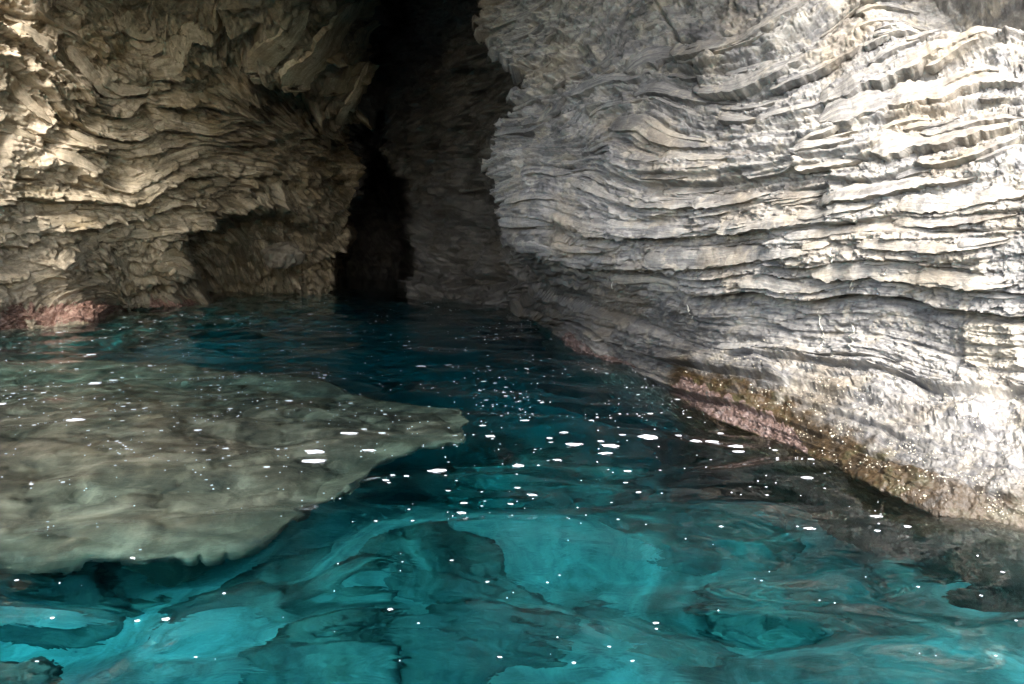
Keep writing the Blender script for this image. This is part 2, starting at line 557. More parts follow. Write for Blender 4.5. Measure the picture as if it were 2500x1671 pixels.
H += 6.0 * beds(S, wx, wy, 12, 61) * (1 - 0.7 * calm) * thin
H += 1.5 * fbm(PX / 8.5, PY / 6.5, 64, 2) * (1 - 0.3 * calm)
H += 9 * fbm(PX / 130, PY / 90, 71, 4)
H += 4.0 * fbm(PX / 22, PY / 14, 75, 3)
H += messy * (16 * ridged(PX / 70, PY / 50, 81, 5) - 8)
jx, jy = PX + 5 * vn(PX / 12, PY / 9, 35) + 10 * vn(PX / 40, PY / 30, 36), S + 3 * vn(PX / 10, PY / 7, 37)
H += (13 * facets(jx / 95 + jy / 300, jy / 30, 38) + 7 * facets(jx / 38, jy / 15, 39)) * (1 - 0.5 * calm) * (1 - 0.55 * sst(230, 120, wl_right(PX) - PY))
# broken plate edges that step the face out towards the right
for x0, ya, yb, dd in ((1965, 325, 425, 30), (2042, 432, 560, 30), (1705, 470, 545, 18), (1890, 545, 640, 18), (1720, 120, 205, 22), (1500, 380, 470, 14), (2120, 560, 625, 16), (1430, 470, 560, 14)):
    xe = x0 + 16 * vn(S / 16, S * 0, int(x0)) + 5 * vn(PX / 9, PY / 5, int(x0) + 1)
    H += dd * sst(-3, 5, PX - xe) * np.exp(-np.clip(PX - xe, 0, None) / 330) * sst(ya - 8, ya + 4, S) * sst(yb + 8, yb - 4, S)
# named ledges: long shadowed notches under proud beds
for sv, dep, wid, x0, x1 in ((712, 30, 15, 1650, 2700), (876, 26, 13, 1800, 2700), (640, 12, 8, 1500, 2400), (478, 18, 9, 1960, 2600), (408, 14, 8, 1500, 2600),
                             (300, 16, 9, 1880, 2700), (360, 12, 7, 1950, 2700), (150, 14, 8, 1700, 2300), (985, 10, 8, 1800, 2300), (560, 10, 7, 1400, 2500)):
    ss = S + 9 * vn(PX / 120, PY / 300, int(sv))
    w = sst(x0 - 60, x0 + 60, PX) * sst(x1 + 60, x1 - 60, PX)
    H += w * (dep * 0.9 * np.where(ss < sv, np.exp(-((ss - sv) / (wid * 2.2)) ** 2), 0) * sst(sv + 3, sv - 3, ss)
              - dep * np.exp(-np.clip(ss - sv, 0, None) / wid) * sst(sv - 2, sv + 3, ss))
# diagonal joint, upper middle
dl = (PX - 1610) * (188 - 17) - (PY - 17) * (1712 - 1610)
dl = dl / math.hypot(171, 102)
on = sst(-30, 10, PY) * sst(205, 185, PY)
H += on * (10 * sst(-1, 5, dl) - 12 * np.exp(-(dl / 4.0) ** 2)) * np.exp(-np.clip(dl, 0, None) / 120)
# overhang above a recess in the upper right corner
H += 340 * blob(PX, PY, 2560, -190, 330, 110, 4) - 150 * blob(PX, PY, 2420, 30, 190, 45, 3)
# stepped pale block low on the right
qx, qy = PX + 14 * fbm(PX / 40, PY / 40, 85, 4), PY + 10 * fbm(PX / 40, PY / 30, 86, 4)
bx = sst(2335, 2390, qx) * sst(2530, 2500, qx) * sst(775, 800, qy) * sst(908, 900, qy)
H += 22 * bx
H += 16 * sst(2335, 2360, qx) * sst(898, 905, qy) * sst(960, 945, qy) * sst(2530, 2500, qx)
under_w = sst(0, 60, PY - wl_right(PX))
H *= (1 - 0.5 * under_w)
curl = np.where(U < 1200, 0.6, 1.0)
WR.pos = WR.base + n * (H * mpp * curl)[..., None]
above = wl_right(PX) - PY
pale = np.clip(0.6 * bx + 0.5 * blob(PX, PY, 1700, 440, 300, 22) * (fbm(PX / 60, PY / 18, 91) > 0.15), 0, 1)
alg_top = np.interp(PX, [1560, 1650, 1665, 1760, 1900, 2050, 2200, 2320, 2500], [10, 20, 95, 110, 120, 108, 85, 66, 55])
algae = sst(1.15, 0.55, above / alg_top + 0.35 * fbm(PX / 45, PY / 30, 95)) * np.interp(PX, [1350, 1640, 1670, 2200, 2400, 2500], [0, 0.1, 1, 0.95, 0.75, 0.65])
wet = np.clip(sst(330, 60, above + 60 * fbm(PX / 90, PY / 60, 98, 3)) * 1.0, 0, 1)
pinkr = np.clip(sst(1.1, 0.4, above / np.interp(PX, [1380, 1420, 1560, 1600, 1670, 1800, 1960, 2000], [0, 22, 18, 0, 45, 40, 30, 0.1]) + 0.5 * fbm(PX / 18, PY / 12, 97)), 0, 1) * (PX > 1370) * (PX < 1990) * np.where((PX > 1580) & (PX < 1655), 0, 1)
mask = np.stack([pale, algae, 0.0 * pinkr, wet], -1)
suv = np.stack([PX / 100, S / 100, 0 * S], -1)
cliff_right = link('cliff_right', make_mesh('cliff_right', WR.pos, grid_faces(*U.shape), M_RIGHT, True,
                                            {'suv': ('FLOAT_VECTOR', suv), 'mask': ('FLOAT_COLOR', mask)}), kind='structure')
WR.mask = mask

# ------------------------------------------------------------------ left cliff and the inner chamber
WL_L = np.array([(-900, 1010), (-400, 880), (-100, 815), (0, 804), (77, 795), (205, 786), (239, 765), (362, 750), (533, 729), (618, 722), (760, 716), (860, 706), (980, 706),
                 (1060, 722), (1180, 735), (1300, 752), (1450, 762)], float)


def wl_left(px):
    return np.interp(px, WL_L[:, 0], WL_L[:, 1])


ctl = []
for px, py in WL_L:
    if px < 760 or px > 1050:
        ctl.append((px, py, water_hit(px, py)[1]))
ctl += [(-900, 400, 9.0), (-900, -100, 9.4), (-900, -900, 11), (-400, 400, 12.4), (-400, 0, 12.8), (-400, -900, 15)]
ctl += [(0, 600, 16.4), (0, 400, 16.3), (0, 200, 16.4), (0, 0, 16.6), (0, -300, 17.4), (0, -900, 19)]
ctl += [(200, 600, 18.2), (200, 400, 17.9), (200, 150, 17.6), (200, -50, 17.6)]
ctl += [(400, 600, 20.2), (400, 400, 19.4), (400, 200, 18.8), (400, 0, 18.2), (400, -300, 18.4), (400, -900, 20)]
ctl += [(600, 600, 23.0), (600, 420, 21.6), (600, 250, 21.0), (600, 130, 19.4), (650, 60, 18.6), (640, -50, 17.8)]
ctl += [(720, 600, 25.2), (720, 420, 23.6), (720, 250, 22.6), (740, 100, 20.2), (800, 0, 19.8), (800, -400, 19), (820, 200, 22.8), (800, -900, 20)]
ctl += [(860, 300, 27.0), (900, 120, 27.0), (920, 0, 26.0), (930, -400, 23.0)]
ctl += [(1020, 500, 28.0), (1020, 300, 27.0), (1000, 100, 26.0), (1010, 0, 24.5)]
ctl += [(1120, 500, 25.0), (1120, 250, 23.5), (1100, 60, 22.5), (1250, 500, 21.5), (1250, 250, 20.5), (1230, 0, 19.5), (1420, 300, 17.5), (1450, 600, 18.5), (1400, -400, 17), (1100, -900, 19)]
ctl += [(-900, 1500, 9.5), (0, 1250, 15.5), (400, 1100, 20), (760, 1000, 26), (1100, 950, 24), (1450, 1000, 19)]
D_LEFT = TPS([c[:2] for c in ctl], [10.0 / c[2] for c in ctl], lam=3e-5)

WLW = Wall()
WLW.U = np.r_[np.arange(-900, -40, 14), np.arange(-40, 900, 2.3), np.arange(900, 1380, 3.0), np.arange(1380, 1460, 12)]
WLW.V = np.r_[np.arange(-900, -100, 14), np.arange(-100, -8, 6), np.arange(-8, 830, 2.3), np.arange(830, 900, 6), np.arange(900, 1500, 20)]
WLW.to_u = lambda px, py: px
PX, PY = np.meshgrid(WLW.U, WLW.V)
DYL = 10.0 / np.clip(D_LEFT.grid(PX, PY), 0.3, 3)
# low alcove, deep slot and fissure as real recesses
ragx, ragy = PX + 9 * fbm(PX / 40, PY / 40, 111), PY + 9 * fbm(PX / 40, PY / 40, 115)


def inside_poly(x, y, poly, soft):
    """signed softness: about 1 inside, 0 outside"""
    d = np.full(x.shape, 1e9); ins = np.zeros(x.shape, bool)
    n_ = len(poly)
    for a in range(n_):
        (x0, y0), (x1, y1) = poly[a], poly[(a + 1) % n_]
        ex, ey = x1 - x0, y1 - y0
        t = np.clip(((x - x0) * ex + (y - y0) * ey) / (ex * ex + ey * ey), 0, 1)
        d = np.minimum(d, np.hypot(x - x0 - t * ex, y - y0 - t * ey))
        c = ((y0 > y) != (y1 > y)) & (x < (x1 - x0) * (y - y0) / ((y1 - y0) if y1 != y0 else 1e-9) + x0)
        ins ^= c
    sgn = np.where(ins, d, -d)
    return sst(-soft * 0.25, soft, sgn), sgn


alc, _ = inside_poly(ragx, ragy, [(470, 800), (474, 690), (456, 640), (440, 600), (455, 560), (510, 520), (600, 500), (655, 490), (690, 520), (728, 548), (735, 590), (722, 612), (738, 640), (735, 700), (740, 800)], 24)
slot, _ = inside_poly(ragx, ragy, [(800, 900), (812, 640), (838, 520), (868, 440), (886, 372), (935, 360), (975, 400), (1008, 480), (1018, 560), (1020, 640), (1040, 900)], 34)
fis, _ = inside_poly(ragx, ragy, [(868, 420), (852, 300), (880, 160), (905, 60), (915, -60), (950, -60), (975, 60), (985, 150), (960, 260), (950, 400)], 26)
DYL = DYL + 3.0 * alc * sst(720, 520, ragx) + 0.8 * alc + 13.0 * slot + 1.8 * fis * (1 - slot)
WLW.base = pix(PX, PY, DYL)
WLW.sm = pix(PX, PY, 10.0 / np.clip(D_LEFT.grid(PX, PY), 0.3, 3))
n, view = normals(WLW.sm)
n *= np.sign(np.sum(n[300, 200] * view[300, 200]))
WLW.nrm = n
S = T_LEFT.grid(PX, PY) * 100.0
WLW.S = S
mpp = np.minimum(DYL, 24) / F
inner = sst(640, 860, PX + 0.1 * PY)
plate = np.clip(blob(PX, PY, 740, 40, 130, 150, 3), 0, 1)
wx, wy = PX + 26 * fbm(PX / 90, PY / 90, 131, 3), PY + 26 * fbm(PX / 90, PY / 90, 132, 3)
S = S + 20 * fbm(PX / 130, PY / 110, 136, 2)
cell, edge = cells(wx / 120, wy / 85, 140)
H = 26 * beds(S, wx, wy, 50, 141) * (1 - 0.6 * inner) * (1 - 0.45 * plate)
H += 9 * beds(S, wx, wy, 21, 151) * (1 - 0.6 * inner) * (1 - 0.5 * plate)
thin = 0.2 + 0.8 * sst(-0.15, 0.35, fbm(PX / 160, S / 80, 166, 3))
H += 3.8 * beds(S, wx, wy, 10.5, 161) * (1 - 0.5 * inner) * thin
H += 1.2 * fbm(PX / 8, PY / 6.5, 164, 2)
H += 36 * (cell - 0.5) * sst(0.0, 0.06, edge)
cell2, edge2 = cells(wx / 46 + 3, wy / 34, 143)
H += 7 * (cell2 - 0.5) * sst(0.0, 0.1, edge2)
H += 7 * ridged(PX / 85, PY / 70, 145, 3)
H += 16 * fbm(PX / 110, PY / 90, 171, 4)
H += 2.2 * fbm(PX / 22, PY / 16, 175, 3)
H += inner * (19 * ridged(PX / 95, PY / 120, 181, 4)) + inner * 14 * facets(PX / 75 + PY / 160, PY / 110, 183)
jx, jy = PX + 5 * vn(PX / 12, PY / 9, 135) + 10 * vn(PX / 40, PY / 30, 137), PY + 5 * vn(PX / 10, PY / 8, 138)
H += 20 * facets(jx / 80 + jy / 200, jy / 52 - jx / 300, 139) + 9 * facets(jx / 34, jy / 24, 149)
# the scalloped ledge across the wall and a long low fault
for sv, dep, wid, x0, x1 in ((130, 24, 14, -100, 520), (232, 30, 16, -100, 560), (375, 16, 10, 100, 640), (300, 12, 8, 80, 660), (640, 22, 12, -60, 330), (545, 14, 9, 0, 420), (440, 10, 8, 0, 500)):
    ss = S + 8 * vn(PX / 90, PY / 200, int(sv))
    w = sst(x0 - 50, x0 + 50, PX) * sst(x1 + 50, x1 - 50, PX)
    H += w * (dep * 0.9 * np.where(ss < sv, np.exp(-((ss - sv) / (wid * 2.2)) ** 2), 0) * sst(sv + 3, sv - 3, ss)
              - dep * np.exp(-np.clip(ss - sv, 0, None) / wid) * sst(sv - 2, sv + 3, ss))
# lower edge of the smooth hanging plates
pe, ps = inside_poly(ragx, ragy, [(575, 150), (640, 40), (720, -120), (960, -120), (905, 60), (852, 150), (800, 260), (770, 330), (740, 200), (690, 165), (640, 150)], 8)
H += 34 * pe
H = H * (1 - 0.5 * alc) + alc * 16 * ridged(PX / 45, PY / 38, 187, 5)
WLW.pos = WLW.base + n * (H * mpp)[..., None]
above = wl_left(PX) - PY
pale = np.clip(0.45 * sst(260, 0, PX) + 1.1 * blob(PX, PY, 70, 330, 85, 190) * sst(-0.05, 0.25, fbm(PX / 60, PY / 60, 191)) + 0.9 * blob(PX, PY, 110, 380, 45, 55, 4) + 0.7 * blob(PX, PY, 330, 280, 30, 16) * sst(0, .2, fbm(PX / 18, PY / 18, 192))
               + 0.6 * blob(PX, PY, 290, 230, 50, 26) + 0.8 * blob(PX, PY, 20, 15, 40, 30), 0, 1)
pale = pale * (1 - blob(PX, PY, 60, 470, 60, 40, 4))
algae = 0.35 * blob(PX, PY, 290, 640, 260, 70) * sst(-0.1, 0.4, fbm(PX / 50, PY / 40, 195)) + 0.0 * blob(PX, PY, 430, 330, 180, 260) * sst(-0.1, 0.3, fbm(PX / 70, PY / 60, 196))
wet = np.clip(np.maximum(sst(120, 20, above) * 0.6, 0.95 * sst(330, 640, PX - 0.12 * PY + 90 * fbm(PX / 130, PY / 110, 197, 4)) * (0.75 - 0.6 * sst(780, 900, PX))), 0, 1)  # waterline wetness; second term paints cave shade deepening towards the interior
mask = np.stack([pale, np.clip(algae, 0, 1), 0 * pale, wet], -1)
suv = np.stack([PX / 100, S / 100, 0 * S], -1)
split = int(np.searchsorted(WLW.U, 838))
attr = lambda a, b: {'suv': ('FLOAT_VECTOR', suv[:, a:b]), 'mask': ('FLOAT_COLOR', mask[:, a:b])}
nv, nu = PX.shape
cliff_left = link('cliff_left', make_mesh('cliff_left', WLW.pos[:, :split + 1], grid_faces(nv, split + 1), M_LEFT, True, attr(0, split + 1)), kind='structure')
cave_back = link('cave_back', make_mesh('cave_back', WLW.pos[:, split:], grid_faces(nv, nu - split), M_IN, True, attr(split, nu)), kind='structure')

# ------------------------------------------------------------------ rest of the headland: roof and flanks outside the frame
def world_sheet(name, P, mat, amp=0.5, seed=1):
    nn, _ = normals(P)
    h = amp * fbm(P[..., 0] / 2.5 + P[..., 2] / 3, P[..., 1] / 2.5 + P[..., 2] / 2, seed, 4)
    P = P + nn * h[..., None]
    sv = np.stack([P[..., 0] + P[..., 1], P[..., 2] * 1.5, 0 * P[..., 0]], -1)
    mk = np.zeros(P.shape[:2] + (4,))
    return link(name, make_mesh(name, P, grid_faces(*P.shape[:2]), mat, True, {'suv': ('FLOAT_VECTOR', sv), 'mask': ('FLOAT_COLOR', mk)}), kind='structure')


# roof: front face rising above the entrance, then the ceiling running back
prof = [(13.6, 30.0), (14.0, 22.0), (14.2, 16.0), (14.8, 10.0), (15.6, 7.9), (16.6, 7.6), (19.0, 8.2), (24.0, 9.7), (32.0, 12.2), (42.0, 14.0), (46.0, 8.0), (47.0, -6.0)]
pv = np.linspace(0, len(prof) - 1, 110)
yy = np.interp(pv, np.arange(len(prof)), [p[0] for p in prof]); zz = np.interp(pv, np.arange(len(prof)), [p[1] for p in prof])
xx = np.linspace(-26, 12, 120)
P = np.stack([np.broadcast_to(xx[None], (110, 120)), np.broadcast_to(yy[:, None], (110, 120)) + (np.interp(xx, [-26, -12, -9.8, -7.5, -3, 0, 2, 4, 12], [16, 16, 13.5, -1, -4, -3, 1.5, 4.5, 6])[None] - 13.6) * np.interp(np.broadcast_to(yy[:, None], (110, 120)), [12, 24, 34], [1, 1, 0]) + 0.5 * np.sin(xx[None] * 0.6), np.broadcast_to(zz[:, None], (110, 120))], -1)  # unseen front lip bent over the viewer to keep sun off water and prow
world_sheet('cave_roof_blocker', P, M_IN, 0.5, 201)
# left flank of the headland, running out past the viewer
path = [(-11.6, 13.4), (-12.6, 11.0), (-13.6, 9.5), (-16.0, 8.5), (-22.0, 8.0), (-34.0, 7.5)]
pt = np.linspace(0, len(path) - 1, 120)
bx_, by_ = np.interp(pt, np.arange(len(path)), [p[0] for p in path]), np.interp(pt, np.arange(len(path)), [p[1] for p in path])
zz = np.linspace(-7, 30, 90)
P = np.stack([np.broadcast_to(bx_[None], (90, 120)) - 0.04 * np.clip(zz[:, None], 0, 99) ** 1.2, np.broadcast_to(by_[None], (90, 120)), np.broadcast_to(zz[:, None], (90, 120))], -1)
world_sheet('cliff_flank_left', P, M_LEFT, 0.9, 211)

# ------------------------------------------------------------------ seabed
M_SAND, nt, out = nodes_of('pale_sea_sand')
geo = N(nt, 'ShaderNodeNewGeometry')
n1 = N(nt, 'ShaderNodeTexNoise', i_Scale=0.55, i_Detail=7.0, i_Roughness=0.6, i_Distortion=1.2)
nt.links.new(geo.outputs['Position'], n1.inputs['Vector'])
c = ramp(nt, n1.outputs['Fac'], [(0.34, (0.03, 0.029, 0.022)), (0.44, (0.065, 0.062, 0.05)), (0.54, (0.125, 0.12, 0.10)), (0.70, (0.25, 0.24, 0.205))])
n2 = N(nt, 'ShaderNodeTexNoise', i_Scale=2.6, i_Detail=6.0, i_Roughness=0.7, i_Distortion=0.8)
nt.links.new(geo.outputs['Position'], n2.inputs['Vector'])
c = mixc(nt, 0.9, c, ramp(nt, n2.outputs['Fac'], [(0.34, g3(0.35)), (0.5, g3(0.95)), (0.66, g3(1.45))]), 'MULTIPLY')
# sand gives way to weedy dark rock away from the near bay
sy = N(nt, 'ShaderNodeSeparateXYZ'); nt.links.new(geo.outputs['Position'], sy.inputs['Vector'])
ma = N(nt, 'ShaderNodeMath', operation='MULTIPLY_ADD'); nt.links.new(n1.outputs['Fac'], ma.inputs[0]); ma.inputs[1].default_value = 9.0; nt.links.new(sy.outputs['Y'], ma.inputs[2])
mr = N(nt, 'ShaderNodeMapRange'); mr.inputs['From Min'].default_value = 13.5; mr.inputs['From Max'].default_value = 16.5
nt.links.new(ma.outputs[0], mr.inputs['Value'])
c = mixc(nt, mr.outputs['Result'], c, (0.13, 0.135, 0.11))
b = N(nt, 'ShaderNodeBsdfPrincipled', i_Roughness=0.9)
nt.links.new(c, b.inputs['Base Color']); nt.links.new(b.outputs['BSDF'], out.inputs['Surface'])


def seabed_z(x, y):
    z = -2.7 - 0.9 * sst(7.0, 10.0, y) - 1.0 * sst(9.0, 13.0, y) + 0.5 * fbm(x / 3.5, y / 3.5, 221, 3)
    z += 0.8 * blob(x, y, 5.0, 5.0, 3.0, 2.5)
    return z


gx = np.r_[np.linspace(-600, -20, 12), np.arange(-19, 14, 0.3), np.linspace(15, 600, 12)]
gy = np.r_[np.linspace(-600, -12, 12), np.arange(-11, 46, 0.3), np.linspace(47, 600, 8)]
X, Yg = np.meshgrid(gx, gy)
Z = seabed_z(X, Yg)
link('seabed', make_mesh('seabed', np.stack([X, Yg, Z], -1), grid_faces(*X.shape)[:, ::-1], M_SAND), kind='structure')

# ------------------------------------------------------------------ water
M_WATER, nt, out = nodes_of('clear_sea_water')
gl = N(nt, 'ShaderNodeBsdfGlass', i_IOR=1.333, i_Roughness=0.0)
geo = N(nt, 'ShaderNodeNewGeometry')
mp = N(nt, 'ShaderNodeMapping'); mp.inputs['Scale'].default_value = (2.0, 3.2, 1)
nt.links.new(geo.outputs['Position'], mp.inputs['Vector'])
wn1 = N(nt, 'ShaderNodeTexNoise', i_Scale=1.7, i_Detail=3.0, i_Roughness=0.5, i_Distortion=0.8)
nt.links.new(mp.outputs['Vector'], wn1.inputs['Vector'])
bp = N(nt, 'ShaderNodeBump', i_Strength=0.16, i_Distance=0.02)
nt.links.new(wn1.outputs['Fac'], bp.inputs['Height']); nt.links.new(bp.outputs['Normal'], gl.inputs['Normal'])
va = N(nt, 'ShaderNodeVolumeAbsorption')
va.inputs['Color'].default_value = (0.06, 0.85, 0.928, 1)
va.inputs['Density'].default_value = 0.48
nt.links.new(gl.outputs['BSDF'], out.inputs['Surface'])
nt.links.new(va.outputs['Volume'], out.inputs['Volume'])


def wave(x, y):
    xx_ = x + 0.5 * vn(x / 1.9, y / 1.9, 301)
    yy_ = y + 0.5 * vn(x / 1.9, y / 1.9, 302)
    h = 0.060 * vn(xx_ / 1.3, yy_ / 0.85, 303) + 0.017 * vn(xx_ / 0.60, yy_ / 0.42, 304) + 0.0018 * vn(xx_ / 0.22, yy_ / 0.16, 305)
    r = np.hypot(x, y)
    return h * (0.35 + 0.65 * sst(60, 6, r)) * sst(300, 80, r)


th = np.r_[np.radians(np.arange(-180, -42, 3.0)), np.radians(np.arange(-42, 42, 0.14)), np.radians(np.arange(42, 180.01, 3.0))]
rr_ = np.r_[0.02, np.geomspace(0.6, 2.4, 25)[:-1], np.geomspace(2.4, 30, 430)[:-1], np.geomspace(30, 1200, 24)]
TH, RR = np.meshgrid(th, rr_)
X, Yg = np.sin(TH) * RR, np.cos(TH) * RR
WV = np.stack([X, Yg, wave(X, Yg)], -1)
water = link('water', make_mesh('water', WV, grid_faces(*X.shape)[:, ::-1], M_WATER), kind='structure')

# ------------------------------------------------------------------ submerged shelf at the left
M_SHELF = simple_rock('olive_submerged_rock', (0.026, 0.014, 0.008), (0.115, 0.066, 0.041), (0.29, 0.178, 0.122), 2.2)
shelf_px = [(-1150, 1010), (-500, 930), (-200, 895), (200, 880), (520, 900), (760, 930), (960, 985), (1130, 1000), (1160, 1040), (1120, 1085), (1010, 1095), (950, 1120), (900, 1165), (872, 1205), (800, 1240), (740, 1275),
            (660, 1315), (560, 1350), (440, 1380), (330, 1384), (200, 1365), (60, 1368), (-100, 1375), (-500, 1385), (-1150, 1300)]
poly = [tuple(under(px, py, 0.85)[:2]) for px, py in shelf_px]
gx, gy = np.arange(-14.5, 1.2, 0.045), np.arange(4.0, 16.5, 0.06)
X, Yg = np.meshgrid(gx, gy)
soft, sg = inside_poly(X + 0.17 * fbm(X / 1.2, Yg / 1.2, 231, 3), Yg + 0.17 * fbm(X / 1.2, Yg / 1.2, 235, 3), poly, 0.3)
top = -0.55 - 0.5 * sst(8.0, 12.0, Yg) + 0.12 * sst(0.2, 3.0, sg) + 0.07 * fbm(X / 1.1, Yg / 0.8, 241, 6) + 0.13 * (cells(X / 0.8 + 0.3 * fbm(X / .5, Yg / .5, 5), Yg / 0.6, 245)[0] - 0.5)
_, ce = cells(X / 1.3 + 0.3 * fbm(X / .6, Yg / .6, 8), Yg / 0.9 + 0.2 * fbm(X / .6, Yg / .6, 9), 249)
top = top - 0.10 * sst(0.09, 0.0, ce)
rim = sst(0.55, 0.0, sg)
top = np.minimum(top - 0.30 * rim ** 2, -0.22)
bot = -0.74 - 0.9 * sst(0.15, 1.6, sg) - 2.6 * sst(1.2, 2.4, sg)          # undercut below the lip
ggy, ggx = np.gradient(sg, 0.06, 0.045)
gl_ = np.hypot(ggx, ggy) + 1e-6
near_e = np.clip(sg, -0.1, 0.1) * sst(0.10, 0.02, np.abs(sg)) / gl_
Xs, Ys = X - ggx / gl_ * near_e, Yg - ggy / gl_ * near_e
ins = sg > -0.035
i0 = np.arange(X.size).reshape(X.shape)
Fc = grid_faces(*X.shape)
Fk = ins.ravel()[Fc].all(1)
Ft = Fc[Fk][:, ::-1]
Fbm = Fc[Fk] + X.size
ed = np.concatenate([Ft[:, [0, 1]], Ft[:, [1, 2]], Ft[:, [2, 3]], Ft[:, [3, 0]]])
key = np.sort(ed, 1)
_, inv, cnt = np.unique(key[:, 0].astype(np.int64) * X.size + key[:, 1], return_inverse=True, return_counts=True)
rimE = ed[cnt[inv] == 1]
Fs_ = np.stack([rimE[:, 1], rimE[:, 0], rimE[:, 0] + X.size, rimE[:, 1] + X.size], -1)
Fc = np.concatenate([Ft, Fbm, Fs_])
usedv, Fc = np.unique(Fc, return_inverse=True)
Fc = Fc.reshape(-1, 4)
VV = np.concatenate([np.stack([Xs, Ys, top], -1).reshape(-1, 3), np.stack([Xs, Ys, bot], -1).reshape(-1, 3)])[usedv]
link('submerged_shelf', make_mesh('submerged_shelf', VV, Fc, M_SHELF),
     label='pale brown rock shelf lying just under the water at the left', cat='rock shelf')

# ------------------------------------------------------------------ sunken boulders
M_BOULDER = simple_rock('weedy_boulder_rock', (0.014, 0.014, 0.011), (0.038, 0.036, 0.028), (0.12, 0.112, 0.085), 1.3)


def ico(sub):
    import bmesh
    bm = bmesh.new()
    bmesh.ops.create_icosphere(bm, subdivisions=sub, radius=1)
    v = np.array([p.co[:] for p in bm.verts]); f = np.array([[q.index for q in p.verts] for p in bm.faces])
    bm.free()
    return v, f


IV, IF = ico(5)


def boulder(name, px, py, depth, sx, sy, sz, seed, label, cat='boulder', rz=0.0, mat=None, flat=0.0, loc=None):
    v = IV.copy()
    r = 1 + 0.28 * fbm(v[:, 0] * 1.3 + seed, v[:, 1] * 1.3 + v[:, 2] * 1.1, seed, 4) + 0.14 * fbm(v[:, 2] * 2 - seed, v[:, 0] * 2 + v[:, 1], seed + 9, 4)
    v = v * r[:, None]
    q = np.round(v * 2.2) / 2.2
    v = v * 0.72 + q * 0.28 if flat else v
    v = v * np.array([sx, sy, sz])
    c_, s_ = math.cos(rz), math.sin(rz)
    v = np.stack([v[:, 0] * c_ - v[:, 1] * s_, v[:, 0] * s_ + v[:, 1] * c_, v[:, 2]], -1)
    p = under(px, py, depth) if loc is None else loc
    return link(name, make_mesh(name, v, IF, mat or M_BOULDER), loc=tuple(p), label=label, cat=cat)


BOUL = [
    (640, 1500, 2.8, 1.2, 0.75, 0.55, 11, 0.2, 'broad dark boulder sunk below the foreground water left of centre'),
    (1080, 1450, 2.9, 1.05, 0.6, 0.55, 12, -0.3, 'dark sunken boulder in the middle of the foreground water'),
    (1150, 1610, 2.7, 0.75, 0.35, 0.45, 13, 0.1, 'dark sunken boulder at the bottom centre edge of the water'),
    (820, 1640, 2.6, 0.6, 0.4, 0.4, 14, 0.4, 'small dark sunken boulder at the bottom edge, left of centre'),
    (160, 1440, 2.6, 0.9, 0.45, 0.45, 15, 0.0, 'greenish dark boulder sunk at the far left below the pale shelf'),
    (1700, 1340, 3.0, 1.2, 0.6, 0.6, 16, -0.2, 'rounded dark boulder sunk below the foot of the right cliff'),
    (1300, 1180, 3.6, 1.3, 0.8, 0.8, 17, 0.1, 'deep dark boulder under the drifting foam beside the shelf tip'),
    (1560, 1560, 2.6, 0.75, 0.22, 0.35, 18, -0.35, 'long narrow dark boulder sunk at the bottom right of centre'),
    (1850, 1500, 2.6, 0.45, 0.25, 0.35, 19, -0.2, 'small dark boulder sunk beside the bright turquoise patch at lower right'),
    (2380, 1440, 2.4, 0.9, 0.35, 0.5, 20, -0.4, 'dark sunken boulder at the right edge under the wet cliff foot'),
    (40, 1660, 1.6, 0.22, 0.15, 0.3, 21, 0.0, 'purplish boulder sunk in the bottom left corner of the water'),
]
for (px, py, dp, sx, sy, sz, sd_, rz, lab) in BOUL:
    boulder('sunken_boulder', px, py, dp + 0.15, sx, sy, sz, sd_, lab, rz=rz)
M_CAVEB = simple_rock('pale_cave_boulder', (0.12, 0.10, 0.075), (0.20, 0.175, 0.135), (0.28, 0.25, 0.2), 2.0)
p = pix(690, 622, 24.9)
boulder('cave_boulder', 0, 0, 0, 0.55, 0.5, 0.42, 33, 'rounded grey boulder lodged in the low alcove of the left wall', mat=M_CAVEB, loc=p, rz=0.5)

